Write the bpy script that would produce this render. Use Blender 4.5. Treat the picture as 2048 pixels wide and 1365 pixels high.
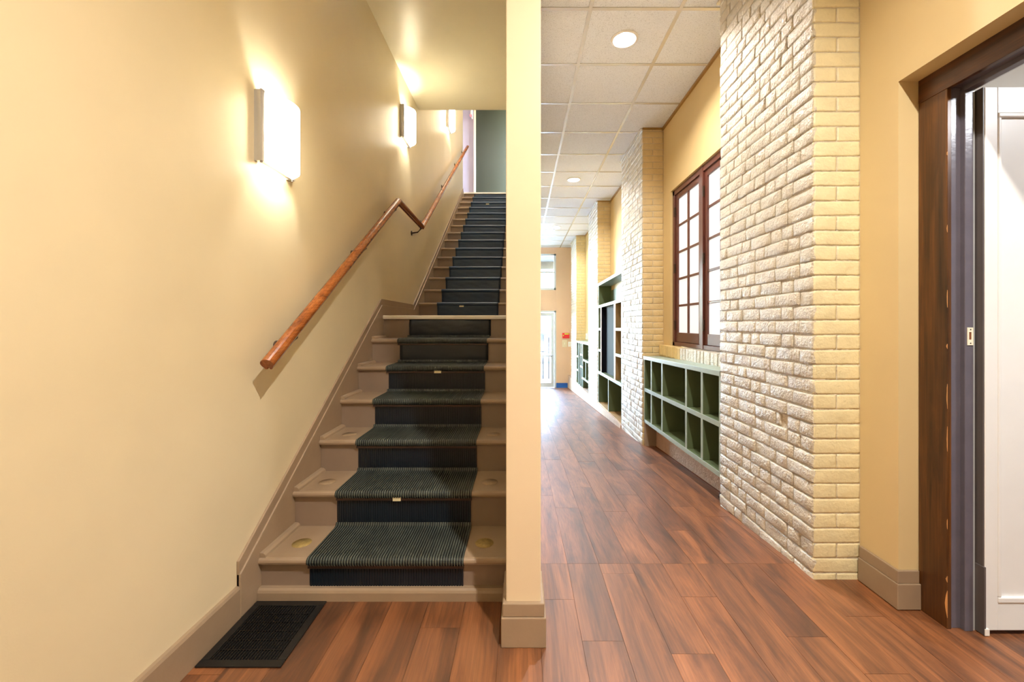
import bpy, bmesh, math, random
from mathutils import Vector, Matrix

for o in list(bpy.data.objects):
    bpy.data.objects.remove(o, do_unlink=True)
SC = bpy.context.scene
COL = SC.collection
random.seed(7)

# ------------------------------------------------------------------ camera, sky, exposure
CAMZ = 1.22
cd = bpy.data.cameras.new('camera')
cd.sensor_width = 36.0
cd.lens = 840.0 / 2048.0 * 36.0
cd.shift_x = -(1043.0 - 1024.0) / 2048.0
cd.shift_y = (648.0 - 682.5) / 2048.0
cd.clip_start = 0.02
cam = bpy.data.objects.new('camera', cd)
COL.objects.link(cam)
cam.location = (0, 0, CAMZ)
cam.rotation_euler = (math.radians(90), 0, 0)
SC.camera = cam

SKY_STRENGTH = 8.5
DOWN_W = 33.0          # recessed ceiling lamps
SCONCE_E = 13.0         # glowing glass of the wall lamps
SCONCE_W = 12.0         # bulb inside each wall lamp
SIDE_W = 23.0          # added lamp in the side room, stands for window daylight
WELL_W = 36.0        # unseen lamp added to brighten the upper flight
UP_W = 4.0            # lamp of the upper corridor
SC.view_settings.view_transform = 'Standard'
SC.view_settings.look = 'None'
SC.view_settings.gamma = 1.0
SC.view_settings.exposure = 0.82
SC.view_settings.use_curve_mapping = False

w = bpy.data.worlds.new('sky')
SC.world = w
w.use_nodes = True
wn = w.node_tree.nodes
wn.clear()
wo = wn.new('ShaderNodeOutputWorld')
wb = wn.new('ShaderNodeBackground')
ws = wn.new('ShaderNodeTexSky')
ws.sky_type = 'NISHITA'
ws.sun_disc = False
ws.sun_elevation = math.radians(48)
ws.sun_rotation = math.radians(160)
w.node_tree.links.new(ws.outputs[0], wb.inputs[0])
wb.inputs[1].default_value = SKY_STRENGTH
w.node_tree.links.new(wb.outputs[0], wo.inputs[0])


# ------------------------------------------------------------------ materials
def s2l(c):
    return tuple(((v / 255.0) / 12.92 if v / 255.0 <= 0.04045 else ((v / 255.0 + 0.055) / 1.055) ** 2.4) for v in c)


class NT:
    def __init__(self, name):
        self.m = bpy.data.materials.new(name)
        self.m.use_nodes = True
        self.t = self.m.node_tree
        self.n = self.t.nodes
        self.b = self.n['Principled BSDF']
        self.out = self.n['Material Output']

    def new(self, kind, **kw):
        x = self.n.new(kind)
        for k, v in kw.items():
            if k.startswith('i_'):
                x.inputs[k[2:].replace('_', ' ')].default_value = v
            else:
                setattr(x, k, v)
        return x

    def link(self, a, b):
        self.t.links.new(a, b)

    def coords(self, scale=(1, 1, 1), rnd=False, world=False):
        if world:
            g = self.new('ShaderNodeNewGeometry')
            src = g.outputs['Position']
        else:
            g = self.new('ShaderNodeTexCoord')
            src = g.outputs['Object']
        mp = self.new('ShaderNodeMapping')
        mp.inputs['Scale'].default_value = scale
        self.link(src, mp.inputs[0])
        if rnd:
            oi = self.new('ShaderNodeObjectInfo')
            mu = self.new('ShaderNodeMath', operation='MULTIPLY')
            mu.inputs[1].default_value = 37.0
            self.link(oi.outputs['Random'], mu.inputs[0])
            cb = self.new('ShaderNodeCombineXYZ')
            for i in range(3):
                self.link(mu.outputs[0], cb.inputs[i])
            self.link(cb.outputs[0], mp.inputs['Location'])
            self.rand = oi.outputs['Random']
        return mp.outputs[0]

    def noise(self, vec, scale, detail=4, rough=0.55, dist=0.0):
        x = self.new('ShaderNodeTexNoise')
        x.inputs['Scale'].default_value = scale
        x.inputs['Detail'].default_value = detail
        x.inputs['Roughness'].default_value = rough
        x.inputs['Distortion'].default_value = dist
        self.link(vec, x.inputs['Vector'])
        return x.outputs['Fac']

    def ramp(self, fac, stops):
        r = self.new('ShaderNodeValToRGB')
        e = r.color_ramp.elements
        while len(e) < len(stops):
            e.new(0.5)
        for q, (p, c) in zip(e, stops):
            q.position = p
            q.color = (*c, 1)
        self.link(fac, r.inputs[0])
        return r.outputs[0]

    def mix(self, fac, a, b, mode='MIX'):
        x = self.new('ShaderNodeMix', data_type='RGBA', blend_type=mode)
        for sock, v in ((x.inputs['Factor'], fac), (x.inputs['A'], a), (x.inputs['B'], b)):
            if isinstance(v, (int, float)):
                sock.default_value = v
            elif isinstance(v, tuple):
                sock.default_value = (*v, 1)
            else:
                self.link(v, sock)
        return x.outputs['Result']

    def bump(self, h, strength, dist=0.01, prev=None):
        x = self.new('ShaderNodeBump')
        x.inputs['Strength'].default_value = strength
        x.inputs['Distance'].default_value = dist
        self.link(h, x.inputs['Height'])
        if prev is not None:
            self.link(prev, x.inputs['Normal'])
        self.link(x.outputs[0], self.b.inputs['Normal'])
        return x.outputs[0]


def plain(name, rgb, rough=0.5, metal=0.0, var=0.06, nscale=6.0, bump=0.0, bscale=60.0, spec=0.5, world=False):
    k = NT(name)
    c = s2l(rgb)
    v = k.coords(world=world)
    if var > 0:
        f = k.noise(v, nscale, 5)
        lo = tuple(x * (1 - var) for x in c)
        hi = tuple(min(1, x * (1 + var)) for x in c)
        k.link(k.ramp(f, [(0.3, lo), (0.7, hi)]), k.b.inputs['Base Color'])
    else:
        k.b.inputs['Base Color'].default_value = (*c, 1)
    k.b.inputs['Roughness'].default_value = rough
    k.b.inputs['Metallic'].default_value = metal
    k.b.inputs['Specular IOR Level'].default_value = spec
    if bump > 0:
        k.bump(k.noise(v, bscale, 4), bump, 0.01)
    return k.m


def wall_paint(name, rgb, rough=0.38):
    k = NT(name)
    v = k.coords(world=True)
    c = s2l(rgb)
    f = k.noise(v, 2.2, 4)
    k.link(k.ramp(f, [(0.3, tuple(x * .965 for x in c)), (0.7, tuple(min(1, x * 1.03) for x in c))]), k.b.inputs['Base Color'])
    k.b.inputs['Roughness'].default_value = rough
    b1 = k.bump(k.noise(v, 2.6, 2), 0.10, 0.03)
    k.bump(k.noise(v, 190, 3), 0.05, 0.004, b1)
    return k.m


def brick_paint(name, rgb, rough, bs=0.55, fine=55.0):
    k = NT(name)
    v = k.coords(world=True)
    c = s2l(rgb)
    f = k.noise(v, 9, 6, 0.62)
    k.link(k.ramp(f, [(0.25, tuple(x * .88 for x in c)), (0.7, tuple(min(1, x * 1.05) for x in c))]), k.b.inputs['Base Color'])
    k.b.inputs['Roughness'].default_value = rough
    k.b.inputs['Specular IOR Level'].default_value = 0.95
    b1 = k.bump(k.noise(v, fine, 5, 0.6), bs, 0.012)
    k.bump(k.noise(v, 14, 4, 0.6), bs * 0.8, 0.03, b1)
    return k.m


def wood(name, stops, along=1, fine=55.0, rough=0.35, rnd=True, bump=0.08, world=False, shade=0.25, spec=0.5):
    k = NT(name)
    sc = [1.0, 1.0, 1.0]
    sc = [fine / 6.0] * 3
    sc[along] = 0.7
    v = k.coords(tuple(sc), rnd=rnd, world=world)
    a = k.noise(v, 2.0, 8, 0.62, 0.9)
    col = k.ramp(a, stops)
    sc2 = [max(fine * 2.0, 120.0)] * 3
    sc2[along] = 2.0
    v2 = k.coords(tuple(sc2), rnd=rnd, world=world)
    g = k.noise(v2, 1.0, 5, 0.6)
    dk = k.ramp(g, [(0.32, (1 - shade * 1.6,) * 3), (0.62, (1.0, 1.0, 1.0))])
    col = k.mix(1.0, col, dk, 'MULTIPLY')
    if rnd:
        hv = k.ramp(k.rand, [(0.0, (0.82, 0.80, 0.80)), (0.5, (0.95, 0.95, 0.95)), (1.0, (1.10, 1.06, 1.0))])
        col = k.mix(1.0, col, hv, 'MULTIPLY')
    k.link(col, k.b.inputs['Base Color'])
    k.b.inputs['Roughness'].default_value = rough
    k.b.inputs['Specular IOR Level'].default_value = spec
    if bump:
        k.bump(g, bump, 0.004)
    return k.m


M = {}
M['wall'] = wall_paint('khaki_wall_paint', (227, 214, 182))
M['ceil_paint'] = wall_paint('stair_soffit_paint', (240, 233, 206), 0.3)
M['wall_r'] = wall_paint('ochre_wall_paint', (222, 200, 152))
M['wall_bay'] = wall_paint('bay_plaster_paint', (212, 186, 132), 0.42)
M['post'] = wall_paint('cream_post_paint', (230, 212, 182))
M['white_wall'] = wall_paint('white_wall_paint', (236, 234, 230))
M['upper_white'] = wall_paint('upper_pale_paint', (198, 188, 200))
M['pink_wall'] = wall_paint('end_wall_paint', (214, 178, 146), 0.5)
M['green_wall'] = wall_paint('dark_olive_paint', (46, 50, 36), 0.45)
M['taupe'] = plain('taupe_gloss_paint', (158, 137, 114), 0.38, var=.05, nscale=8, bump=.08, bscale=40)
M['taupe_dk'] = plain('taupe_riser_paint', (142, 123, 108), 0.4, var=.05, nscale=8, bump=.06, bscale=40)
M['brick'] = brick_paint('glossy_painted_brick', (216, 208, 190), 0.24, 0.75, 70.0)
M['mortar'] = brick_paint('painted_mortar', (210, 198, 176), 0.38, 0.8)
M['brick_front'] = brick_paint('cream_painted_brick', (232, 220, 178), 0.45, 0.35, 30)
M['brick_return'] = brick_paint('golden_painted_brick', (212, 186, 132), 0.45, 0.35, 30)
M['brick_raw'] = brick_paint('raw_footing_brick', (196, 164, 138), 0.7, 0.8)
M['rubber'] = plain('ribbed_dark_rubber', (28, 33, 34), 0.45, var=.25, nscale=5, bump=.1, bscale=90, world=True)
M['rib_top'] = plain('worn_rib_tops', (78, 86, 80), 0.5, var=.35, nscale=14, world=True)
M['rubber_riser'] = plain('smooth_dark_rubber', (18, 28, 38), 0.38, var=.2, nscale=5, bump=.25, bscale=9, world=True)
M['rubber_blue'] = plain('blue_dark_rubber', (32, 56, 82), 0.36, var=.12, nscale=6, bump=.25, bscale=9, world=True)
M['strip'] = plain('brown_metal_strip', (66, 50, 44), 0.35, 0.3)
M['nose_white'] = plain('worn_white_nosing', (236, 232, 224), 0.3, 0.0)
M['tape'] = plain('pale_tape', (226, 216, 178), 0.6, var=.05)
M['dot'] = plain('worn_grip_disc', (160, 138, 84), 0.6, var=.25, nscale=90)
M['dot2'] = plain('painted_over_grip_disc', (160, 138, 112), 0.55, var=.12, nscale=90)
M['rail'] = wood('orange_oak', [(0.25, s2l((104, 54, 22))), (0.5, s2l((160, 90, 40))), (0.75, s2l((190, 120, 62)))], 1, 60, 0.22, False, 0.03)
M['plank'] = wood('red_brown_vinyl_plank', [(0.28, s2l((66, 39, 23))), (0.44, s2l((118, 71, 39))), (0.58, s2l((150, 93, 53))), (0.8, s2l((174, 115, 70)))], 1, 24, 0.45, True, 0.10, False, 0.24, 1.0)
M['dark_wood'] = wood('dark_stained_pine', [(0.25, s2l((52, 30, 14))), (0.5, s2l((92, 56, 24))), (0.78, s2l((128, 80, 36)))], 2, 50, 0.32, False, 0.04)
M['dark_wood_y'] = wood('dark_stained_pine_head', [(0.25, s2l((40, 22, 12))), (0.5, s2l((84, 48, 22))), (0.78, s2l((120, 72, 34)))], 1, 50, 0.32, False, 0.04)
M['mahogany'] = plain('maroon_window_paint', (92, 50, 40), 0.3, var=.1, nscale=14, bump=.05)
M['jamb'] = plain('slate_gloss_paint', (98, 94, 106), 0.25, var=.08, nscale=12, bump=.06)
M['jamb_strip'] = plain('bright_jamb_strip', (205, 212, 218), 0.3, 0.4)
M['door_edge'] = plain('dark_door_edge', (86, 80, 80), 0.4)
M['door_white'] = plain('white_door_paint', (232, 232, 232), 0.35, var=.02)
M['ivory'] = plain('ivory_enamel', (232, 226, 204), 0.35, var=.03)
M['hole'] = plain('raw_mortise_wood', (120, 66, 26), 0.7, var=.2)
M['chip'] = plain('chipped_raw_wood', (206, 150, 92), 0.7, var=.2)
M['sage'] = plain('sage_green_daylit', (160, 180, 170), 0.35, var=.05, nscale=10, bump=.05)  # front tone: pale blue of reflected daylight put into the green paint
M['sage_shaded'] = plain('sage_green_shaded', (92, 106, 74), 0.5, var=.08, nscale=6)  # same green paint, darkened for the shade inside the compartments
M['board_raw'] = plain('tan_board_edge', (176, 142, 96), 0.5, var=.1)
M['navy'] = plain('navy_black_panel', (8, 13, 26), 0.75, var=.1, spec=0.15)
M['tee'] = plain('cream_metal_grid', (222, 216, 200), 0.25, 0.3, var=.06, nscale=3)
M['angle'] = plain('tarnished_perimeter_angle', (168, 132, 72), 0.35, 0.5, var=.1)
M['chrome'] = plain('satin_steel', (206, 208, 214), 0.28, 0.85, var=.03)
M['black_iron'] = plain('black_iron', (16, 16, 17), 0.35, 0.2, var=.15)
M['black_edge'] = plain('black_vent_frame', (30, 30, 30), 0.32, 0.2, var=.2, nscale=20)
M['void'] = plain('vent_duct', (6, 6, 6), 0.8, var=0)
M['bracket'] = plain('dark_bronze', (70, 52, 40), 0.4, 0.6)
M['alu'] = plain('painted_aluminium', (206, 214, 220), 0.35, 0.3, var=.03)
M['red'] = plain('red_plastic', (214, 40, 44), 0.3, var=.03)
M['lime'] = plain('lime_label', (170, 206, 60), 0.4, var=.02)
M['beige_pl'] = plain('beige_plastic', (220, 204, 170), 0.4, var=.02)
M['white_pl'] = plain('white_plastic', (238, 236, 230), 0.35, var=.02)
M['blue_base'] = plain('blue_baseboard_paint', (34, 92, 168), 0.4, var=.05)
M['concrete'] = plain('pale_concrete', (160, 157, 150), 0.8, var=.08, nscale=3, bump=.1)
M['concrete_dk'] = plain('grey_concrete', (92, 91, 86), 0.8, var=.2, nscale=2, bump=.1)
M['asphalt'] = plain('asphalt', (78, 80, 84), 0.9, var=.1)
M['roof'] = plain('grey_roof', (96, 94, 92), 0.8, var=.1)
M['car'] = plain('white_car_paint', (226, 232, 240), 0.2, var=.01)
M['car_glass'] = plain('car_glass', (34, 52, 84), 0.1, var=.02)
M['tyre'] = plain('tyre', (26, 26, 28), 0.8, var=.05)
M['leaf'] = plain('leaf', (92, 124, 62), 0.7, var=.3, nscale=8)
M['plaster'] = plain('pale_plaster_sill', (222, 192, 130), 0.5, var=.08, nscale=14, bump=.2, bscale=30, world=True)


def tile_mat():
    k = NT('fissured_ceiling_tile')
    v = k.coords(rnd=True)
    c = s2l((230, 234, 240))
    vo = k.new('ShaderNodeTexVoronoi', feature='F1')
    vo.inputs['Scale'].default_value = 95.0
    k.link(v, vo.inputs['Vector'])
    n = k.noise(v, 150, 3, 0.6, 1.2)
    f = k.ramp(n, [(0.36, (0.62, 0.62, 0.63)), (0.45, (1, 1, 1))])
    k.link(k.mix(1.0, c, f, 'MULTIPLY'), k.b.inputs['Base Color'])
    k.b.inputs['Roughness'].default_value = 0.85
    k.bump(n, 0.35, 0.006)
    return k.m


M['tile'] = tile_mat()


def emis(name, rgb, strength, base=(0.8, 0.8, 0.8)):
    k = NT(name)
    k.b.inputs['Base Color'].default_value = (*base, 1)
    k.b.inputs['Emission Color'].default_value = (*rgb, 1)
    k.b.inputs['Emission Strength'].default_value = strength
    k.b.inputs['Roughness'].default_value = 0.4
    return k.m


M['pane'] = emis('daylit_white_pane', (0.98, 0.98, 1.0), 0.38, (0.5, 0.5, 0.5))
M['bulb'] = emis('lamp_bulb', (1.0, 0.88, 0.68), 9.0)
M['red_led'] = emis('red_lamp', (1.0, 0.1, 0.1), 2.0, (0.8, 0.1, 0.1))
M['side_lamp'] = emis('white_lamp_diffuser', (1.0, 0.98, 0.96), 3.0)


def shade_mat():
    k = NT('opal_shade_glass')
    tr = k.new('ShaderNodeBsdfTranslucent')
    tr.inputs[0].default_value = (1.0, 0.95, 0.80, 1)
    k.b.inputs['Base Color'].default_value = (0.9, 0.88, 0.78, 1)
    k.b.inputs['Roughness'].default_value = 0.25
    k.b.inputs['Emission Color'].default_value = (1.0, 0.93, 0.80, 1)
    k.b.inputs['Emission Strength'].default_value = SCONCE_E
    mx = k.new('ShaderNodeMixShader')
    mx.inputs[0].default_value = 0.55
    k.link(k.b.outputs[0], mx.inputs[1])
    k.link(tr.outputs[0], mx.inputs[2])
    k.link(mx.outputs[0], k.out.inputs[0])
    v = k.coords((160, 160, 160))
    ch = k.new('ShaderNodeTexChecker')
    ch.inputs['Scale'].default_value = 1.0
    k.link(v, ch.inputs['Vector'])
    k.bump(ch.outputs['Fac'], 0.15, 0.002)
    return k.m


M['shade'] = shade_mat()


def glass_mat():
    k = NT('clear_glass')
    k.n.remove(k.b)
    t = k.new('ShaderNodeBsdfTransparent')
    t.inputs[0].default_value = (0.93, 0.96, 0.96, 1)
    g = k.new('ShaderNodeBsdfGlossy')
    g.inputs['Roughness'].default_value = 0.02
    fr = k.new('ShaderNodeFresnel')
    fr.inputs[0].default_value = 1.45
    mx = k.new('ShaderNodeMixShader')
    k.link(fr.outputs[0], mx.inputs[0])
    k.link(t.outputs[0], mx.inputs[1])
    k.link(g.outputs[0], mx.inputs[2])
    k.link(mx.outputs[0], k.out.inputs[0])
    return k.m


M['glass'] = glass_mat()


# ------------------------------------------------------------------ mesh helpers
def link_mesh(name, me, mat, parent=None):
    o = bpy.data.objects.new(name, me)
    if mat is not None and not me.materials:
        me.materials.append(M[mat])
    COL.objects.link(o)
    if parent is not None:
        o.parent = parent
        o.matrix_parent_inverse = parent.matrix_world.inverted() if False else Matrix.Translation(-parent.location)
    return o


def pyd(name, verts, faces, mat, parent=None, smooth=False):
    me = bpy.data.meshes.new(name)
    me.from_pydata([tuple(v) for v in verts], [], faces)
    me.update()
    if smooth:
        me.polygons.foreach_set('use_smooth', [True] * len(me.polygons))
    return link_mesh(name, me, mat, parent)


BF = [(0, 3, 2, 1), (4, 5, 6, 7), (0, 1, 5, 4), (1, 2, 6, 5), (2, 3, 7, 6), (3, 0, 4, 7)]


def bverts(x0, x1, y0, y1, z0, z1):
    return [(x0, y0, z0), (x1, y0, z0), (x1, y1, z0), (x0, y1, z0), (x0, y0, z1), (x1, y0, z1), (x1, y1, z1), (x0, y1, z1)]


def boxes(name, bl, mat, parent=None, bevel=0.0):
    """one part made of several boxes"""
    v, f = [], []
    for b in bl:
        k = len(v)
        v += bverts(*b)
        f += [tuple(i + k for i in q) for q in BF]
    if bevel <= 0:
        return pyd(name, v, f, mat, parent)
    bm = bmesh.new()
    vs = [bm.verts.new(p) for p in v]
    for q in f:
        bm.faces.new([vs[i] for i in q])
    bmesh.ops.bevel(bm, geom=bm.edges[:], offset=bevel, segments=2, profile=0.5, affect='EDGES')
    me = bpy.data.meshes.new(name)
    bm.to_mesh(me)
    bm.free()
    return link_mesh(name, me, mat, parent)


def box(name, x0, x1, y0, y1, z0, z1, mat, parent=None, bevel=0.0):
    return boxes(name, [(x0, x1, y0, y1, z0, z1)], mat, parent, bevel)


def prism(name, poly, axis, a, b, mat, parent=None, bevel=0.0, smooth=False):
    """poly: 2-D outline; extruded along axis from a to b"""
    n = len(poly)
    v = []
    for t in (a, b):
        for p, q in poly:
            v.append({'x': (t, p, q), 'y': (p, t, q), 'z': (p, q, t)}[axis])
    bm = bmesh.new()
    vs = [bm.verts.new(p) for p in v]
    bm.faces.new(vs[:n])
    bm.faces.new(vs[n:][::-1])
    for i in range(n):
        j = (i + 1) % n
        bm.faces.new([vs[i], vs[i + n], vs[j + n], vs[j]])
    bmesh.ops.recalc_face_normals(bm, faces=bm.faces[:])
    if bevel:
        bmesh.ops.bevel(bm, geom=bm.edges[:], offset=bevel, segments=2, profile=0.5, affect='EDGES')
    me = bpy.data.meshes.new(name)
    bm.to_mesh(me)
    bm.free()
    if smooth:
        me.polygons.foreach_set('use_smooth', [True] * len(me.polygons))
    return link_mesh(name, me, mat, parent)


def sweep(name, path, prof, mat, parent=None, smooth=True):
    """path of points in a plane X = const; prof: (side, up) outline; mitred joints"""
    P = [Vector(p) for p in path]
    n = len(prof)
    rings = []
    for i, p in enumerate(P):
        if i == 0:
            d = (P[1] - P[0]).normalized(); s = 1.0
        elif i == len(P) - 1:
            d = (P[-1] - P[-2]).normalized(); s = 1.0
        else:
            d0 = (P[i] - P[i - 1]).normalized(); d1 = (P[i + 1] - P[i]).normalized()
            d = (d0 + d1).normalized(); s = 1.0 / max(0.3, d.dot(d0))
        side = Vector((1, 0, 0))
        up = side.cross(d).normalized()
        if up.z < 0:
            up = -up
        rings.append([p + side * a + up * (b * s) for a, b in prof])
    v = [q for r in rings for q in r]
    f = [tuple(range(n))[::-1], tuple(range(len(v) - n, len(v)))]
    for i in range(len(P) - 1):
        for j in range(n):
            k = (j + 1) % n
            f.append((i * n + j, i * n + k, (i + 1) * n + k, (i + 1) * n + j))
    o = pyd(name, v, f, mat, parent)
    bm = bmesh.new(); bm.from_mesh(o.data)
    bmesh.ops.recalc_face_normals(bm, faces=bm.faces[:])
    bm.to_mesh(o.data); bm.free()
    return o


def tube(name, pts, r, mat, parent=None, seg=8):
    P = [Vector(p) for p in pts]
    v, f = [], []
    for i, p in enumerate(P):
        d = (P[min(i + 1, len(P) - 1)] - P[max(i - 1, 0)]).normalized()
        a = d.orthogonal().normalized()
        b = d.cross(a)
        for j in range(seg):
            t = 2 * math.pi * j / seg
            v.append(p + (a * math.cos(t) + b * math.sin(t)) * r)
    for i in range(len(P) - 1):
        for j in range(seg):
            k = (j + 1) % seg
            f.append((i * seg + j, i * seg + k, (i + 1) * seg + k, (i + 1) * seg + j))
    f.append(tuple(range(seg))[::-1])
    f.append(tuple(range(len(v) - seg, len(v))))
    return pyd(name, v, f, mat, parent, True)


def lathe(name, c, prof, mat, parent=None, seg=32, axis='z'):
    """prof: (radius, offset along axis)"""
    v, f = [], []
    for r, h in prof:
        for j in range(seg):
            t = 2 * math.pi * j / seg
            a, b = r * math.cos(t), r * math.sin(t)
            if axis == 'z':
                v.append((c[0] + a, c[1] + b, c[2] + h))
            elif axis == 'x':
                v.append((c[0] + h, c[1] + a, c[2] + b))
            else:
                v.append((c[0] + a, c[1] + h, c[2] + b))
    for i in range(len(prof) - 1):
        for j in range(seg):
            k = (j + 1) % seg
            f.append((i * seg + j, i * seg + k, (i + 1) * seg + k, (i + 1) * seg + j))
    o = pyd(name, v, f, mat, parent, True)
    return o


def disc(name, c, r, th, mat, parent=None, axis='z', seg=24):
    return lathe(name, c, [(0.0005, 0), (r, 0), (r, th), (0.0005, th)], mat, parent, seg, axis)


def thing(name, loc, label, cat, group=None):
    o = bpy.data.objects.new(name, None)
    o.empty_display_size = 0.05
    o.location = loc
    COL.objects.link(o)
    o['label'] = label
    o['category'] = cat
    if group:
        o['group'] = group
    return o


def tag(o, label, cat, group=None):
    o['label'] = label
    o['category'] = cat
    if group:
        o['group'] = group
    return o


def struct(o, label=None):
    o['kind'] = 'structure'
    if label:
        o['label'] = label
    return o


def sroot(name, loc=(0, 0, 0), label=None):
    o = bpy.data.objects.new(name, None)
    o.empty_display_size = 0.05
    o.location = loc
    COL.objects.link(o)
    return struct(o, label)


def area(name, loc, rot, sx, sy, power, color, parent=None, portal=False, shape='RECTANGLE', spread=180):
    l = bpy.data.lights.new(name, 'AREA')
    l.shape = shape
    l.size = sx
    if shape in ('RECTANGLE', 'ELLIPSE'):
        l.size_y = sy
    l.energy = power
    l.color = color
    l.spread = math.radians(spread)
    if portal:
        l.cycles.is_portal = True
    o = bpy.data.objects.new(name, l)
    COL.objects.link(o)
    o.location = loc
    o.rotation_euler = rot
    if parent is not None:
        o.parent = parent
        o.matrix_parent_inverse = Matrix.Translation(-parent.location)
    return o


# ------------------------------------------------------------------ main dimensions (metres; camera at the origin looking along +Y)
WX = -1.18               # left wall
PX0, PX1 = -0.059, 0.074  # partition between stair and corridor
PY0, PY1 = 1.60, 8.95
CEIL = 3.47              # tiled ceiling
SOF = 3.68               # soffit over the stair
RAMP_Y = 2.135
RAMP_S = 0.065
END_Y = 12.4
PIER_X = 1.391
BAY_X = 1.633
PIERS = [(2.0, 2.943), (4.83, 5.84), (7.69, 8.72), (10.7, 11.75)]


def fz(y):
    return 0.0 if y <= RAMP_Y else -RAMP_S * (y - RAMP_Y)


# ------------------------------------------------------------------ floor of planks
floor = sroot('floor', (0, 0, 0), 'red-brown vinyl plank floor sloping down along the corridor')
# slab below the planks
FT = 0.004


def slab(name, x0, x1, y0, y1, th0, th1, mat, parent, gap=0.0):
    z0, z1 = fz(y0), fz(y1)
    v = [(x0, y0, z0 - th1), (x1, y0, z0 - th1), (x1, y1, z1 - th1), (x0, y1, z1 - th1),
         (x0, y0, z0 - th0), (x1, y0, z0 - th0), (x1, y1, z1 - th0), (x0, y1, z1 - th0)]
    return pyd(name, v, BF, mat, parent)


slab('floor_slab', -1.30, 4.6, -2.1, RAMP_Y, FT, 0.12, 'hole', floor)
slab('floor_slab', -4.2, 1.70, RAMP_Y, END_Y + 0.1, FT, 0.12, 'hole', floor)
PW, PL = 0.16, 1.28
ends = {0: 1.857, 1: 1.614, 2: 2.05, 3: 1.551, 4: 1.875, 5: 1.25, 6: 1.635, 7: 1.462, 8: 1.75, 9: 1.3}
rng = random.Random(11)


def plank_run(x0, x1, ya, yb, e):
    ys = []
    k = math.floor((ya - e) / PL)
    t = e + k * PL
    while t < yb:
        a, b = max(t, ya), min(t + PL, yb)
        if b - a > 0.02:
            if a < RAMP_Y - 0.01 and b > RAMP_Y + 0.01:
                ys += [(a, RAMP_Y), (RAMP_Y, b)]
            else:
                ys.append((a, b))
        t += PL
    for a, b in ys:
        g = 0.0006
        xm, ym = (x0 + x1) / 2, (a + b) / 2
        zz = fz(ym)
        za, zb = fz(a), fz(b)
        v = [(x0 + g - xm, a + g - ym, za - zz - FT), (x1 - g - xm, a + g - ym, za - zz - FT),
             (x1 - g - xm, b - g - ym, zb - zz - FT), (x0 + g - xm, b - g - ym, zb - zz - FT)]
        lift = rng.uniform(-0.0003, 0.0003)
        v += [(p[0], p[1], p[2] + FT + lift) for p in v]
        o = pyd('plank', v, BF, 'plank', floor)
        o.location = (xm, ym, zz)


for c in range(-9, 10):
    x0 = 0.073 + PW * c
    x1 = x0 + PW
    e = ends.get(c, rng.uniform(0.9, 2.1))
    # entry: from behind the lens to the stair or on into the corridor
    if x1 <= PX0 + 0.02:
        plank_run(max(x0, WX), x1, 0.75, 1.90, e)
    elif x0 < PX1 - 0.02:
        plank_run(x0, x1, 0.75, 1.60, e)
    elif x0 < PIER_X:
        plank_run(x0, min(x1, 1.66), 0.75, END_Y, e) if x1 < 1.36 else plank_run(x0, min(x1, 1.66), 0.75, 7.0, e)
    else:
        plank_run(x0, x1, 0.75, 2.05, e)
for c in range(10, 14):
    plank_run(0.073 + PW * c, 0.073 + PW * (c + 1), 0.75, 1.80, rng.uniform(0.9, 1.6))

# ------------------------------------------------------------------ ceiling of tiles in a metal grid
ceiling = sroot('ceiling', (0, 0, CEIL), 'suspended ceiling of white fissured tiles in a metal grid')
TS, TY = 0.644, 0.645
GX0, GY0 = 0.4917, 2.998
tile_mesh = None


def tile(x0, x1, y0, y1):
    g = 0.009
    a, b = (x1 - x0) / 2 - g, (y1 - y0) / 2 - g
    v = bverts(-a, a, -b, b, 0.002, 0.018)
    o = pyd('ceiling_tile', v, BF, 'tile', ceiling)
    o.location = ((x0 + x1) / 2, (y0 + y1) / 2, CEIL)
    o.matrix_parent_inverse = Matrix.Translation((0, 0, -CEIL))


DOWN = [(0.8137, GY0 + 0.3225), (0.8137, GY0 + 5.5 * TY), (0.8137, GY0 + 10.5 * TY), (0.8137, GY0 - 4.5 * TY)]


def is_down(x0, x1, y0, y1):
    return any(x0 < a < x1 and y0 < b < y1 for a, b in DOWN)


def tile_hole(x0, x1, y0, y1, cx, cy, r):
    g = 0.009
    n = 32
    z0, z1 = 0.002, 0.018
    xm, ym = (x0 + x1) / 2, (y0 + y1) / 2
    a, b = (x1 - x0) / 2 - g, (y1 - y0) / 2 - g
    v, f = [], []
    for zz in (z0, z1):
        for j in range(n):
            t = 2 * math.pi * j / n
            c, s = math.cos(t), math.sin(t)
            q = 1.0 / max(abs(c) / a, abs(s) / b)
            v.append((c * q, s * q, zz))
        for j in range(n):
            t = 2 * math.pi * j / n
            v.append((cx - xm + r * math.cos(t), cy - ym + r * math.sin(t), zz))
    # exact corners
    for zz in (0, 1):
        for j in range(n):
            p = v[zz * 2 * n + j]
            q = (math.copysign(a, p[0]) if abs(p[0]) > a * 0.90 else p[0], math.copysign(b, p[1]) if abs(p[1]) > b * 0.90 else p[1], p[2])
            v[zz * 2 * n + j] = q
    for j in range(n):
        k = (j + 1) % n
        f.append((j, n + j, n + k, k))
        f.append((2 * n + j, 2 * n + k, 3 * n + k, 3 * n + j))
        f.append((j, k, 2 * n + k, 2 * n + j))
        f.append((n + j, 3 * n + j, 3 * n + k, n + k))
    o = pyd('ceiling_tile', v, f, 'tile', ceiling)
    o.location = (xm, ym, CEIL)
    o.matrix_parent_inverse = Matrix.Translation((0, 0, -CEIL))


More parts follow.
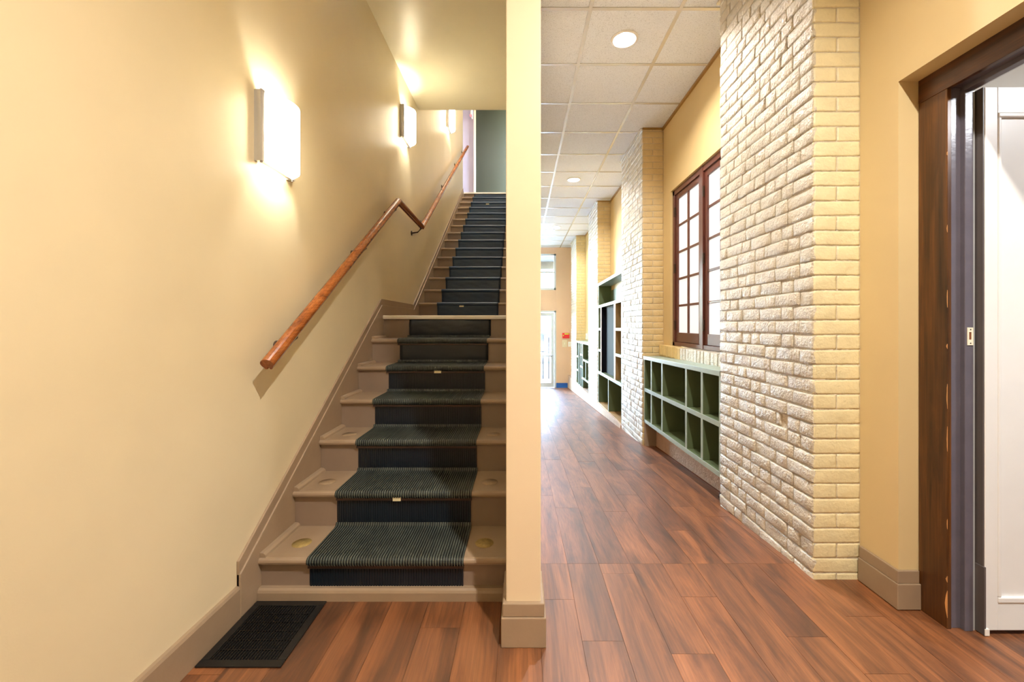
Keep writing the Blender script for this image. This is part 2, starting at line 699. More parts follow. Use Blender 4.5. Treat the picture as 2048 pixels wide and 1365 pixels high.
CAN_R = 0.088
xl = [GX0 + TS * k for k in range(-3, 3)]
yl = [GY0 + TY * k for k in range(-8, 16)]
for i in range(len(xl) - 1):
    for j in range(len(yl) - 1):
        x0, x1, y0, y1 = xl[i], xl[i + 1], yl[j], yl[j + 1]
        x0, x1 = max(x0, WX), min(x1, BAY_X)
        y1 = min(y1, END_Y)
        if y1 - y0 < 0.03 or x1 - x0 < 0.03:
            continue
        if x0 < PX0 and y1 > PY0:
            if y0 >= PY0 - 0.05:
                if x1 > PX1:
                    x0 = PX1
                else:
                    continue
            elif x1 <= PX1:
                y1 = PY0
        if is_down(x0, x1, y0, y1):
            c = [d for d in DOWN if x0 < d[0] < x1 and y0 < d[1] < y1][0]
            tile_hole(x0, x1, y0, y1, c[0], c[1], CAN_R)
        else:
            tile(x0, x1, y0, y1)
for x in xl[1:]:
    if x > BAY_X:
        continue
    yb = END_Y if x > PX1 else PY0
    boxes('grid_main_tee', [(x - 0.014, x + 0.014, -2.0, yb, CEIL - 0.002, CEIL + 0.001), (x - 0.002, x + 0.002, -2.0, yb, CEIL + 0.001, CEIL + 0.03)], 'tee', ceiling)
for y in yl:
    if y > END_Y or y < -2:
        continue
    xs = [max(WX, -5)] + [x for x in xl if x > WX and x < BAY_X] + [BAY_X]
    for a, b in zip(xs[:-1], xs[1:]):
        if y > PY0 and b <= PX1 + 0.02:
            continue
        a2 = max(a, PX1) if y > PY0 else a
        boxes('grid_cross_tee', [(a2 + 0.0125, b - 0.0125, y - 0.014, y + 0.014, CEIL - 0.0028, CEIL + 0.0005)], 'tee', ceiling)
box('ceiling_deck', WX, BAY_X + 0.1, -2.1, PY0, CEIL + 0.16, CEIL + 0.2, 'concrete_dk', ceiling)
box('ceiling_deck', PX1, BAY_X + 0.1, PY0, END_Y, CEIL + 0.16, CEIL + 0.2, 'concrete_dk', ceiling)
box('ceiling_deck', -4.2, PX1, PY1, END_Y, CEIL, CEIL + 0.04, 'white_wall', ceiling)

# perimeter angle following the bays
trim = sroot('trim_1', (0, 0, CEIL), 'tarnished metal angle where the ceiling tiles meet the brick wall')
segs = []
for (a0, a1), (b0, b1) in zip(PIERS[:-1], PIERS[1:]):
    box('perimeter_angle', BAY_X - 0.022, BAY_X, a1, b0, CEIL - 0.024, CEIL - 0.001, 'angle', trim)
    box('perimeter_angle', PIER_X, BAY_X, b0 - 0.02, b0 - 0.002, CEIL - 0.018, CEIL - 0.001, 'angle', trim)
for a, b in PIERS:
    box('perimeter_angle', PIER_X - 0.025, PIER_X - 0.004, a, b, CEIL - 0.016, CEIL - 0.003, 'tee', trim)


# ------------------------------------------------------------------ walls
box_wall = box
wl = struct(box('wall_left', WX - 0.12, WX, -2.1, 8.45, -0.1, 6.5, 'wall'), 'khaki painted wall beside the stair')
wb_ = struct(box('wall_back', -1.30, 4.6, -2.2, -2.1, -0.1, 3.7, 'wall'))
part = struct(box('wall_partition', PX0, PX1, PY0, PY1, -0.75, 6.5, 'post', bevel=0.004), 'cream painted end of the partition wall between stair and corridor')
sof = struct(box('ceiling_stair', WX, PX0, PY0, 4.83, SOF, 6.5, 'ceil_paint'), 'painted soffit over the lower flight of stairs')
struct(box('ceiling_upper', -3.2, 1.0, 4.83, 9.7, 6.4, 6.5, 'ceil_paint'))
struct(box('wall_understair', -4.2, PX0, PY1 - 0.05, PY1, -0.8, 3.8, 'wall'))
# upper corridor at the head of the stair
uw = struct(box('wall_upper', -3.2, -1.06, 9.5, 9.6, 3.7, 6.5, 'upper_white'), 'pale wall at the head of the stair')
struct(box('wall_upper_side', -3.3, -3.2, 8.45, 9.6, 3.7, 6.5, 'upper_white'))
struct(box('wall_upper_front', -3.2, WX - 0.12, 8.35, 8.45, 3.7, 6.5, 'upper_white'))
struct(boxes('floor_upper', [(-3.2, 1.0, 8.60, 9.6, 3.70, 3.855), (-3.2, WX - 0.12, 8.43, 8.60, 3.70, 3.855)], 'taupe'))
gd = struct(box('wall_upper_olive', -1.03, 1.0, 9.47, 9.6, 3.855, 6.5, 'green_wall'), 'dark olive wall at the head of the stair')
struct(box('trim_2', -1.075, -1.028, 9.455, 9.5, 3.855, 6.5, 'post'), 'narrow cream trim beside the dark olive wall')

# right side of the entry: thick wall with a door niche
wr = sroot('wall_right', (1.615, 1.8, 0), 'ochre painted wall around the door niche')
boxes('wall_panel', [(1.615, 1.715, 1.80, 2.02, -0.05, 3.6), (1.615, 1.715, -2.1, 1.80, 2.258, 3.6), (1.615, 1.715, -2.1, 0.60, -0.05, 2.258)], 'wall_r', wr)
boxes('wall_core', [(1.715, 1.80, 1.69, 2.02, -0.05, 3.6), (1.715, 1.80, -2.1, 1.69, 2.18, 3.6), (1.715, 1.80, -2.1, 0.70, -0.05, 2.18)], 'wall_r', wr)

# side room behind the open door
struct(box('wall_side_room', 1.80, 4.6, 1.95, 2.02, -0.05, 2.8, 'white_wall'), 'white wall of the side room')
struct(box('wall_side_room_right', 4.5, 4.6, -2.1, 1.95, -0.05, 2.8, 'white_wall'))
struct(box('ceiling_side_room', 1.80, 4.6, -2.1, 2.02, 2.7, 2.8, 'white_wall'))
sl = thing('side_fill_lamp', (2.9, 0.6, 2.7), 'unseen lamp added in the side room in place of window daylight', 'lamp')  # added fixture that lights the open door instead of a window
lathe('lamp_ring', (2.9, 0.6, 2.7), [(0.0, 0), (0.19, 0), (0.19, -0.03), (0.175, -0.03)], 'chrome', sl)
lathe('lamp_diffuser', (2.9, 0.6, 2.7), [(0.175, -0.028), (0.15, -0.06), (0.09, -0.08), (0.001, -0.088)], 'side_lamp', sl)
area('lamp_light', (2.9, 0.6, 2.60), (0, 0, 0), 0.32, 0.32, SIDE_W, (0.93, 0.96, 1.0), sl, shape='DISK')

# bays and end wall
wbk = sroot('wall_bays', (BAY_X, 2.9, 0), 'yellow plastered recesses between the brick piers')
WIN = (3.17, 4.60, 0.985, 2.666)
boxes('bay_wall', [(BAY_X, BAY_X + 0.12, 2.90, WIN[0], -0.8, 3.6), (BAY_X, BAY_X + 0.12, WIN[1], 4.90, -0.8, 3.6),
                   (BAY_X, BAY_X + 0.12, WIN[0], WIN[1], WIN[3], 3.6), (BAY_X, BAY_X + 0.12, WIN[0], WIN[1], -0.8, 0.885)], 'wall_bay', wbk)
box('bay_wall', BAY_X, BAY_X + 0.12, 5.80, 7.75, -0.8, 3.6, 'wall_bay', wbk)
box('bay_wall', BAY_X, BAY_X + 0.12, 8.68, 10.75, -0.8, 3.6, 'wall_bay', wbk)
box('bay_wall', BAY_X, BAY_X + 0.12, 11.70, END_Y + 0.15, -0.8, 3.6, 'wall_bay', wbk)
box('window_backing', BAY_X + 0.16, BAY_X + 0.18, 3.0, 4.8, 0.8, 2.8, 'white_wall', wbk)

DX0, DX1 = 0.07, 1.02
we = sroot('wall_end', (1.2, END_Y, fz(END_Y)), 'pinkish beige end wall around the glazed street door')
boxes('end_panel', [(DX1, 1.76, END_Y, END_Y + 0.14, -0.9, 3.6), (DX0 - 0.1, DX1, END_Y + 0.03, END_Y + 0.14, 1.604, 2.22),
                    (DX0 - 0.1, DX1, END_Y + 0.03, END_Y + 0.14, 3.29, 3.6), (-4.3, DX0 - 0.1, END_Y + 0.03, END_Y + 0.14, 3.2, 3.6),
                    (-4.3, DX0 - 0.1, END_Y + 0.03, END_Y + 0.14, -0.9, -0.55), (DX0 - 0.1, DX0, END_Y + 0.03, END_Y + 0.14, -0.9, 3.6)], 'pink_wall', we)
struct(box('wall_far_left', -4.3, -4.2, PY1, END_Y + 0.14, -0.9, 3.6, 'wall'))

# shop window beside the street door (round the corner of the partition)
sw = sroot('window_2', (-2.0, END_Y, -0.55), 'shop window beside the street door')
for k in range(4):
    x = -4.2 + k * 1.02
    box('mullion', x, x + 0.05, END_Y + 0.04, END_Y + 0.10, -0.55, 3.2, 'alu', sw)
    box('pane', x + 0.05, x + 1.02, END_Y + 0.068, END_Y + 0.072, -0.5, 3.15, 'glass', sw)
boxes('window_frame', [(-4.2, DX0 - 0.1, END_Y + 0.04, END_Y + 0.10, -0.55, -0.5), (-4.2, DX0 - 0.1, END_Y + 0.04, END_Y + 0.10, 3.15, 3.2)], 'alu', sw)

# street door and transom
d1 = sroot('door_1', (0.55, END_Y, fz(END_Y)), 'glazed street door in a pale aluminium frame')
ZF = fz(END_Y)
boxes('door_frame', [(DX0, DX0 + 0.05, END_Y - 0.01, END_Y + 0.10, ZF, 1.604), (DX1 - 0.05, DX1, END_Y - 0.01, END_Y + 0.10, ZF, 1.604),
                     (DX0, DX1, END_Y - 0.01, END_Y + 0.10, 1.555, 1.604)], 'alu', d1, 0.003)
boxes('door_leaf', [(DX0 + 0.055, DX0 + 0.145, END_Y + 0.02, END_Y + 0.065, ZF + 0.01, 1.55), (DX1 - 0.145, DX1 - 0.055, END_Y + 0.02, END_Y + 0.065, ZF + 0.01, 1.55),
                    (DX0 + 0.145, DX1 - 0.145, END_Y + 0.02, END_Y + 0.065, 1.45, 1.55), (DX0 + 0.145, DX1 - 0.145, END_Y + 0.02, END_Y + 0.065, ZF + 0.01, ZF + 0.14)], 'alu', d1, 0.003)
box('pane', DX0 + 0.14, DX1 - 0.14, END_Y + 0.040, END_Y + 0.045, ZF + 0.13, 1.46, 'glass', d1)
tube('push_bar', [(DX0 + 0.10, END_Y - 0.03, 0.27), (DX1 - 0.10, END_Y - 0.03, 0.27)], 0.018, 'alu', d1)
w3 = sroot('window_3', (0.55, END_Y, 2.22), 'two-light transom window above the street door')
boxes('window_frame', [(DX0, DX0 + 0.05, END_Y + 0.02, END_Y + 0.10, 2.22, 3.29), (DX1 - 0.06, DX1, END_Y + 0.02, END_Y + 0.10, 2.22, 3.29),
                       (DX0, DX1, END_Y + 0.02, END_Y + 0.10, 2.22, 2.28), (DX0, DX1, END_Y + 0.02, END_Y + 0.10, 3.23, 3.29),
                       (DX0, DX1, END_Y + 0.025, END_Y + 0.09, 2.725, 2.765)], 'alu', w3, 0.003)
box('pane', DX0 + 0.05, DX1 - 0.06, END_Y + 0.055, END_Y + 0.06, 2.28, 2.73, 'glass', w3)
box('pane', DX0 + 0.05, DX1 - 0.06, END_Y + 0.055, END_Y + 0.06, 2.76, 3.23, 'glass', w3)
area('daylight_portal', (-2.05, END_Y + 0.12, 1.3), (math.radians(-90), 0, 0), 4.1, 3.7, 1, (1, 1, 1), portal=True)
area('daylight_portal', (0.55, END_Y + 0.12, 0.45), (math.radians(-90), 0, 0), 0.9, 2.2, 1, (1, 1, 1), portal=True)
area('daylight_portal', (0.55, END_Y + 0.12, 2.75), (math.radians(-90), 0, 0), 0.9, 1.0, 1, (1, 1, 1), portal=True)

struct(box('baseboard_end', DX1 + 0.005, 1.36, END_Y - 0.018, END_Y, ZF - 0.02, ZF + 0.14, 'blue_base', bevel=0.004), 'bright blue baseboard on the end wall')

# footing ledge along the corridor
lg = sroot('trim_3', (1.40, 9.0, -0.4), 'pale sloping footing along the base of the brick wall')
YA, YB = 5.84, END_Y
prof = [(YA, fz(YA) - 0.05), (YB, fz(YB) - 0.05), (YB, -0.295), (YA, -0.187)]
prism('footing', prof, 'x', PIER_X - 0.016, BAY_X + 0.02, 'brick_raw', lg, bevel=0.006)

# ------------------------------------------------------------------ painted brick piers
rb = random.Random(3)
BVAR = {}


def brick_data(L, H, D, seed, soft):
    r = random.Random(seed)
    us = [-L / 2, -L / 2 + 0.009, 0, L / 2 - 0.009, L / 2]
    vs = [-H / 2, -H / 2 + 0.008, H / 2 - 0.008, H / 2]
    verts, faces = [], []
    nu, nv = len(us), len(vs)
    for j, q in enumerate(vs):
        for i, p in enumerate(us):
            edge = i in (0, nu - 1) or j in (0, nv - 1)
            corner = i in (0, nu - 1) and j in (0, nv - 1)
            d = D * (0.55 if corner else 0.7 if edge else 1.0) + r.uniform(-1, 1) * soft * 0.9
            jx = r.uniform(-1, 1) * soft * (0.8 if edge else 1.5)
            jz = r.uniform(-1, 1) * soft * 0.8
            verts.append((p + jx, -d, q + jz))
    for j in range(nv - 1):
        for i in range(nu - 1):
            a = j * nu + i
            faces.append((a, a + 1, a + nu + 1, a + nu))
    ring = [i for i in range(nu)] + [j * nu + nu - 1 for j in range(1, nv)] + [(nv - 1) * nu + i for i in range(nu - 2, -1, -1)] + [j * nu for j in range(nv - 2, 0, -1)]
    k = len(verts)
    for i in ring:
        p = verts[i]
        verts.append((p[0] * 1.0, 0.006, p[2]))
    n = len(ring)
    for i in range(n):
        j = (i + 1) % n
        faces.append((ring[j], ring[i], k + i, k + j))
    return verts, faces


def brick_mesh(kind, L, H, D, soft, mat):
    key = (kind, round(L, 2), rb.randrange(6), mat)
    if key not in BVAR:
        v, f = brick_data(L, H, D, hash(key[1:3]) & 0xffff, soft)
        me = bpy.data.meshes.new('brick')
        me.from_pydata(v, [], f)
        me.polygons.foreach_set('use_smooth', [True] * len(me.polygons))
        me.update()
        me.materials.append(M[mat])
        BVAR[key] = me
    return BVAR[key]


CH = 0.0710


def course_lengths(total, r, ps=0.62):
    out = []
    s = 0.0
    first = r.choice([0.10, 0.20, 0.15])
    out.append(first); s += first
    while s < total - 0.09:
        L = 0.20 if r.random() < ps else 0.10
        if total - s - L < 0.05:
            L = total - s
        out.append(L); s += L
    k = total / sum(out)
    return [x * k for x in out]


def build_pier(i, y0, y1, as_parts):
    root = sroot('wall_pier_%d' % (i + 1), (PIER_X, y0, fz(y0)),
                 ['glossy painted brick pier nearest the door niche', 'painted brick pier beyond the brown window',
                  'painted brick pier beyond the tall cubby unit', 'painted brick pier by the end wall'][i])
    xin = 1.625 if i == 0 else BAY_X + 0.02
    yf = y0 + (0.004 if i == 0 else 0.004)
    core = box('pier_core', PIER_X + 0.008, xin, yf, y1, fz(y1) - 0.1, 3.56, 'mortar', root)
    r = random.Random(100 + i)
    zs0 = 0.03 - CH * math.ceil((0.03 - fz(y1)) / CH + 0.3)
    items = []
    z = zs0
    row = 0
    while z < CEIL + 0.02:
        H = CH - 0.007
        y = y0
        for L in course_lengths(y1 - y0, r):
            a, b = y, y + L
            y = b
            zc = z + CH / 2 + r.uniform(-0.0015, 0.0015)
            if i == 0 and a < 2.235 < b and abs(zc - 0.705) < 0.04:
                # broken arris with a gap
                for aa, bb in ((a, 2.205), (2.255, b)):
                    if bb - aa > 0.03:
                        items.append(('s', (aa + bb) / 2, zc, bb - aa - 0.008, H))
                continue
            items.append(('s', (a + b) / 2, zc, L - 0.006, H))
        wfront = (1.615 if i == 0 else BAY_X) - PIER_X
        ls = [wfront] if row % 2 == 0 else [wfront * 0.5, wfront * 0.5]
        x = PIER_X
        for L in ls:
            items.append(('f', x + L / 2, z + CH / 2, L - 0.004, CH - 0.0045))
            x += L
        z += CH
        row += 1
    stuff_v, stuff_f = [], []

    def dist(it):
        yy = it[1] if it[0] == 's' else y0
        xx = PIER_X if it[0] == 's' else it[1]
        vis = 0 if CAMZ + 0.771 * yy > it[2] - 0.1 else 50
        return vis + (xx ** 2 + yy ** 2 + (it[2] - CAMZ) ** 2) ** 0.5
    items.sort(key=dist)
    for n, (kind, c, zc, L, H) in enumerate(items):
        D = 0.0105 if kind == 's' else 0.0052
        soft = 0.0026 if kind == 's' else 0.0009
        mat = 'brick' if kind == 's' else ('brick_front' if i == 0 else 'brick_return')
        if kind == 's':
            loc = Vector((PIER_X + 0.008 + r.uniform(-0.0025, 0.0025), c, zc))
            rz = -math.pi / 2 + r.uniform(-0.012, 0.012)
        else:
            loc = Vector((c, yf + 0.0028, zc))
            rz = 0.0
        rx = r.uniform(-0.02, 0.02)
        Mx = Matrix.Translation(loc) @ Matrix.Rotation(rz, 4, 'Z') @ Matrix.Rotation(rx * 0.6, 4, 'Y')
        if as_parts and n < 300:
            Lr = max(0.03, round(L, 2))
            me = brick_mesh(kind, Lr, H, D, soft, mat)
            o = bpy.data.objects.new('brick', me)
            COL.objects.link(o)
            o.parent = root
            o.matrix_parent_inverse = Matrix.Translation(-root.location)
            o.matrix_basis = Mx @ Matrix.Diagonal((L / Lr, 1, 1, 1))
        else:
            v, f = brick_data(L, H, D, r.randrange(9999), soft)
            k = len(stuff_v)
            stuff_v += [Mx @ Vector(p) for p in v]
            stuff_f += [(tuple(q + k for q in ff), kind) for ff in f]
    if stuff_v:
        o = pyd('far_bricks', stuff_v, [q for q, _ in stuff_f], None, root, True)
        o.data.materials.append(M['brick'])
        o.data.materials.append(M['brick_front' if i == 0 else 'brick_return'])
        for p, (_, kd) in zip(o.data.polygons, stuff_f):
            p.material_index = 0 if kd == 's' else 1
        o['kind'] = 'stuff'


for i, (a, b) in enumerate(PIERS):
    build_pier(i, a, b, i < 2)

# ------------------------------------------------------------------ stair
R1, D1 = 0.1838, 0.2785
NY1 = 1.848
R2, D2 = 0.1716, 0.2645
LAND_Z = R1 * 7
NY8 = 4.735
steps = []   # (nose y, tread z)
for k in range(1, 8):
    steps.append((NY1 + D1 * (k - 1), R1 * k))
for k in range(15):
    steps.append((NY8 + D2 * k, LAND_Z + R2 * (k + 1)))
SX0, SX1 = -1.160, -0.068
TT = 0.032
NS = 0.026
stair = thing('staircase', (-0.6, NY1, 0), 'taupe painted staircase with a dark rubber runner rising beside the khaki wall', 'staircase')


def nose_profile(yn, yb, z, th=TT):
    r = th / 2
    pts = [(yb, z - th), (yn + r, z - th)]
    for j in range(1, 6):
        t = -math.pi / 2 - math.pi * j / 6
        pts.append((yn + r + r * math.cos(t), z - r + r * math.sin(t)))
    pts += [(yn + r, z), (yb, z)]
    return pts


for k, (yn, z) in enumerate(steps):
    last = k == len(steps) - 1
    zprev = 0.0 if k == 0 else steps[k - 1][1]
    ynext = (steps[k + 1][0] + NS + 0.004) if not last else yn + 0.22
    # riser below the nose
    box('riser', SX0, SX1, yn + NS, yn + NS + 0.018, zprev - (0.0 if k == 0 else 0.002), z - TT, 'taupe_dk', stair)
    prism('tread', nose_profile(yn, ynext, z), 'x', SX0, SX1, 'taupe', stair)
    if k < 6:
        # cove strip along the wall side
        prism('edge_strip', [(SX0 + 0.0, z), (SX0 + 0.028, z), (SX0 + 0.026, z + 0.010), (SX0 + 0.016, z + 0.018), (SX0, z + 0.020)], 'y', yn + 0.012, ynext - 0.005, 'taupe', stair)
prism('toe_board', [(NY1 - 0.006, 0.0), (NY1 + NS, 0.0), (NY1 + NS, 0.052), (NY1 + 0.006, 0.052), (NY1 - 0.002, 0.046), (NY1 - 0.006, 0.036)], 'x', SX0, SX1, 'taupe', stair)
# pale metal nosings of landing and top floor
for k in (6, 21):
    yn, z = steps[k]
    prism('metal_nosing', [(yn - 0.004, z - 0.024), (yn + 0.0, z - 0.028), (yn + 0.04, z + 0.0005), (yn + 0.04, z + 0.004), (yn + 0.004, z + 0.004), (yn - 0.004, z - 0.003)], 'x', SX0, SX1, 'nose_white', stair)
# string on the partition side
v = [(1.83, 0.0), (1.83, 0.16)]
prism('side_string', [(1.82, 0.0), (1.82, 0.30), (3.50, 0.30 + 1.68 * R1 / D1), (4.70, 0.30 + 1.68 * R1 / D1), (8.5, 4.05), (8.5, 0.0)], 'x', SX1, PX0 - 0.0005, 'taupe_dk', stair)
for k, cx in ((0, -1.037), (0, -0.175), (1, -1.046), (2, -1.04), (2, -0.17), (1, -0.17)):
    yn, z = steps[k]
    disc('grip_disc', (cx, yn + 0.135, z), 0.043, 0.0012, 'dot' if k == 0 else 'dot2', stair)

# skirting up the wall
sk = sroot('baseboard_left', (WX, 1.7, 0), 'taupe skirting climbing the khaki wall beside the stair')
S1 = R1 / D1
S2 = R2 / D2


def skirt(off):
    return [(1.738, 0.0), (1.738, 0.235 - off - 0.0 + 0.0), (3.505, 1.428 - off), (4.555, 1.428 - off), (8.43, 1.428 - off + (8.43 - 4.555) * 0.6485), (8.43, 3.75), (4.8, 0.6), (3.2, 0.0)]


prism('skirting_cap', skirt(0.0), 'x', WX, WX + 0.012, 'taupe', sk, bevel=0.002)
prism('skirting_board', skirt(0.052), 'x', WX, WX + 0.019, 'taupe', sk, bevel=0.003)
prism('skirting_front', [(WX, 0), (WX + 0.017, 0), (WX + 0.017, 0.122), (WX + 0.012, 0.132), (WX, 0.134)], 'y', -2.0, 1.737, 'taupe', sk)

# plinth round the partition end and skirting of the right wall
bp = sroot('baseboard_partition', (0, PY0, 0), 'stepped taupe plinth around the partition end')
boxes('plinth_base', [(PX0 - 0.018, PX1 + 0.019, 1.578, 1.80, 0, 0.112)], 'taupe', bp, 0.003)
boxes('plinth_cap', [(PX0 - 0.013, PX1 + 0.013, 1.584, 1.80, 0.112, 0.163)], 'taupe', bp, 0.004)
br = sroot('baseboard_right', (1.6, 1.9, 0), 'stepped taupe baseboard beside the door niche')
prism('baseboard_lower', [(1.597, 1.995), (1.597, 1.783), (1.698, 1.783), (1.698, 1.80), (1.615, 1.80), (1.615, 1.995)], 'z', 0.003, 0.112, 'taupe', br, 0.003)
prism('baseboard_upper', [(1.602, 1.995), (1.602, 1.788), (1.695, 1.788), (1.695, 1.80), (1.615, 1.80), (1.615, 1.995)], 'z', 0.112, 0.166, 'taupe', br, 0.003)

# ------------------------------------------------------------------ rubber runner
RX0, RX1 = -0.948, -0.255
runner = thing('stair_runner', (-0.6, NY1, 0), 'dark ribbed rubber runner fixed down the middle of the stair', 'runner')
RT = 0.005


def ribbed(name, path, x0, x1, mat, ribs=True, pitch=0.0116, wob=0.0, seed=0):
    """sheet following path of (y, z) points, with its outward normal side ribbed"""
    r = random.Random(seed)
    n = len(path)
    nrm = []
    for i in range(n):
        a = Vector(path[max(0, i - 1)]); b = Vector(path[min(n - 1, i + 1)])
        d = (b - a).normalized()
        nrm.append(Vector((-d.y, d.x)))
    prof = []
    if ribs:
        m = int((x1 - x0) / pitch)
        p = (x1 - x0) / m
        for j in range(m):
            xx = x0 + j * p
            prof += [(xx, 0.0012), (xx + p * 0.36, 0.0012), (xx + p * 0.46, 0.0046), (xx + p * 0.90, 0.0046)]
        prof.append((x1, 0.0012))
    else:
        m = 26
        for j in range(m + 1):
            prof.append((x0 + (x1 - x0) * j / m, 0.004))
    v, f = [], []
    for i in range(n):
        for j, (x, h) in enumerate(prof):
            hh = h
            if wob:
                hh += wob * (0.5 + 0.5 * math.sin(x * 23 + seed * 1.7 + i * 0.9) * math.sin(x * 11 + seed * 0.6 + i * 1.3)) * (1 if 0 < i < n - 1 else 0)
            q = Vector(path[i]) + nrm[i] * hh
            v.append((x, q.x, q.y))
    c = len(prof)
    for i in range(n - 1):
        for j in range(c - 1):
            f.append((i * c + j, i * c + j + 1, (i + 1) * c + j + 1, (i + 1) * c + j))
    # underside
    k = len(v)
    for i in range(n):
        for x in (x0, x1):
            v.append((x, path[i][0], path[i][1]))
    for i in range(n - 1):
        f.append((k + 2 * i, k + 2 * i + 2, k + 2 * i + 3, k + 2 * i + 1))
        f.append((k + 2 * i, i * c, (i + 1) * c, k + 2 * i + 2))
        f.append((k + 2 * i + 1, k + 2 * i + 3, (i + 1) * c + c - 1, i * c + c - 1))
    o = pyd(name, v, f, mat, runner, False)
    if ribs and name == 'tread_mat':
        o.data.materials.append(M['rib_top'])
        for i in range(n - 1):
            for j in range(c - 1):
                if j % 4 == 2:
                    o.data.polygons[i * (c - 1) + j].material_index = 1
    if not ribs:
        o.data.polygons.foreach_set('use_smooth', [True] * len(o.data.polygons))
    return o


def nose_path(yn, yb, z, th=TT):
    """from the back of the tread forward round the nose (outward normal up/forward)"""
    r = th / 2 + 0.0008
    pts = []
    for j in range(0, 7):
        t = -math.pi / 2 - math.pi * j / 6
        pts.append((yn + th / 2 + r * math.cos(t), z - th / 2 + r * math.sin(t)))
    pts += [(yn + 0.08, z + 0.0008), (yb - 0.03, z + 0.0008), (yb - 0.012, z + 0.006), (yb - 0.004, z + 0.02)]
    return pts


for k in range(0, 6):
    yn, z = steps[k]
    yb = steps[k + 1][0] + NS
    dx = [0, 0.002, -0.004, -0.006, -0.01, -0.012][k]
    ribbed('tread_mat', nose_path(yn, yb, z), RX0 + dx, RX1 + dx, 'rubber', True)
    box('metal_strip', RX0 + dx + 0.002, RX1 + dx, yn + 0.008, yn + NS - 0.002, z - TT - 0.016, z - TT - 0.003, 'strip', runner, 0.002)
for k in range(0, 7):
    yn, z = steps[k]
    zp = 0.05 if k == 0 else steps[k - 1][1] + 0.015
    y = yn + NS
    top = z - TT - 0.004 if k < 6 else z - 0.032
    n = 6
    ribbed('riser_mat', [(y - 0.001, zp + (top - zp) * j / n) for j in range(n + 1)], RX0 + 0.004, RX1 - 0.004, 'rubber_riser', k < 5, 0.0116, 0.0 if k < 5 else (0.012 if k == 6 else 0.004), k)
for k in range(7, 22):
    yn, z = steps[k]
    zp = steps[k - 1][1] + 0.004
    y = yn + NS
    dx = -0.006
    if k < 21:
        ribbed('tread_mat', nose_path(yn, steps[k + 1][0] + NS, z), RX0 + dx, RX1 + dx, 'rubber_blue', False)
    n = 6
    # the sheet hangs from the nose and bulges over the riser
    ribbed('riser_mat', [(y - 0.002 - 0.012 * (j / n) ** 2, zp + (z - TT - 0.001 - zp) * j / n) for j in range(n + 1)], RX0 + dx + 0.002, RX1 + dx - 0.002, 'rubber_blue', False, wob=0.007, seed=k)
for (px, k, wd) in ((793, 1, 0.040), (875, 4, 0.048), (923, 7, 0.05), (975, 19, 0.06)):
    yn, z = steps[k]
    x = (px - 1043.0) * yn / 840.0
    o = boxes('tape_patch', [(x - wd / 2, x + wd / 2, yn + 0.003, yn + 0.007, z - TT - 0.016, z - TT + 0.012)], 'tape', runner)

# ------------------------------------------------------------------ handrail
HX = -1.082
hr = thing('handrail', (HX, 1.786, 1.06), 'orange-brown wooden handrail on the wall, level at the landing', 'handrail')
path = [(HX, 1.786, 1.045), (HX, 3.69, 2.295), (HX, 4.575, 2.275), (HX, 8.42, 4.77)]
rp = []
for j in range(13):
    t = math.radians(-25 + 230 * j / 12)
    rp.append((0.028 * math.cos(t), 0.004 + 0.024 * math.sin(t)))
rp += [(-0.014, -0.024), (-0.005, -0.024), (-0.004, -0.014), (0.004, -0.014), (0.005, -0.024), (0.014, -0.024)]
seen = sweep('rail', path, rp, 'rail', hr)


def bracket(y):
    if y < 3.69:
        z = 1.045 + (y - 1.786) * (2.295 - 1.045) / (3.69 - 1.786)
    elif y < 4.575:
        z = 2.295 - 0.02 * (y - 3.69) / 0.885
    else:
        z = 2.275 + (y - 4.575) * (4.77 - 2.275) / (8.42 - 4.575)
    o = tube('bracket', [(HX, y, z - 0.022), (HX, y, z - 0.045), (HX - 0.03, y, z - 0.075), (WX + 0.004, y, z - 0.085)], 0.007, 'bracket', hr)
    disc('bracket_plate', (WX, y, z - 0.085), 0.026, 0.006, 'bracket', o, 'x', 16)


for y in (2.02, 2.92, 3.62, 4.50, 4.9, 6.2, 7.4, 8.3):
    bracket(y)


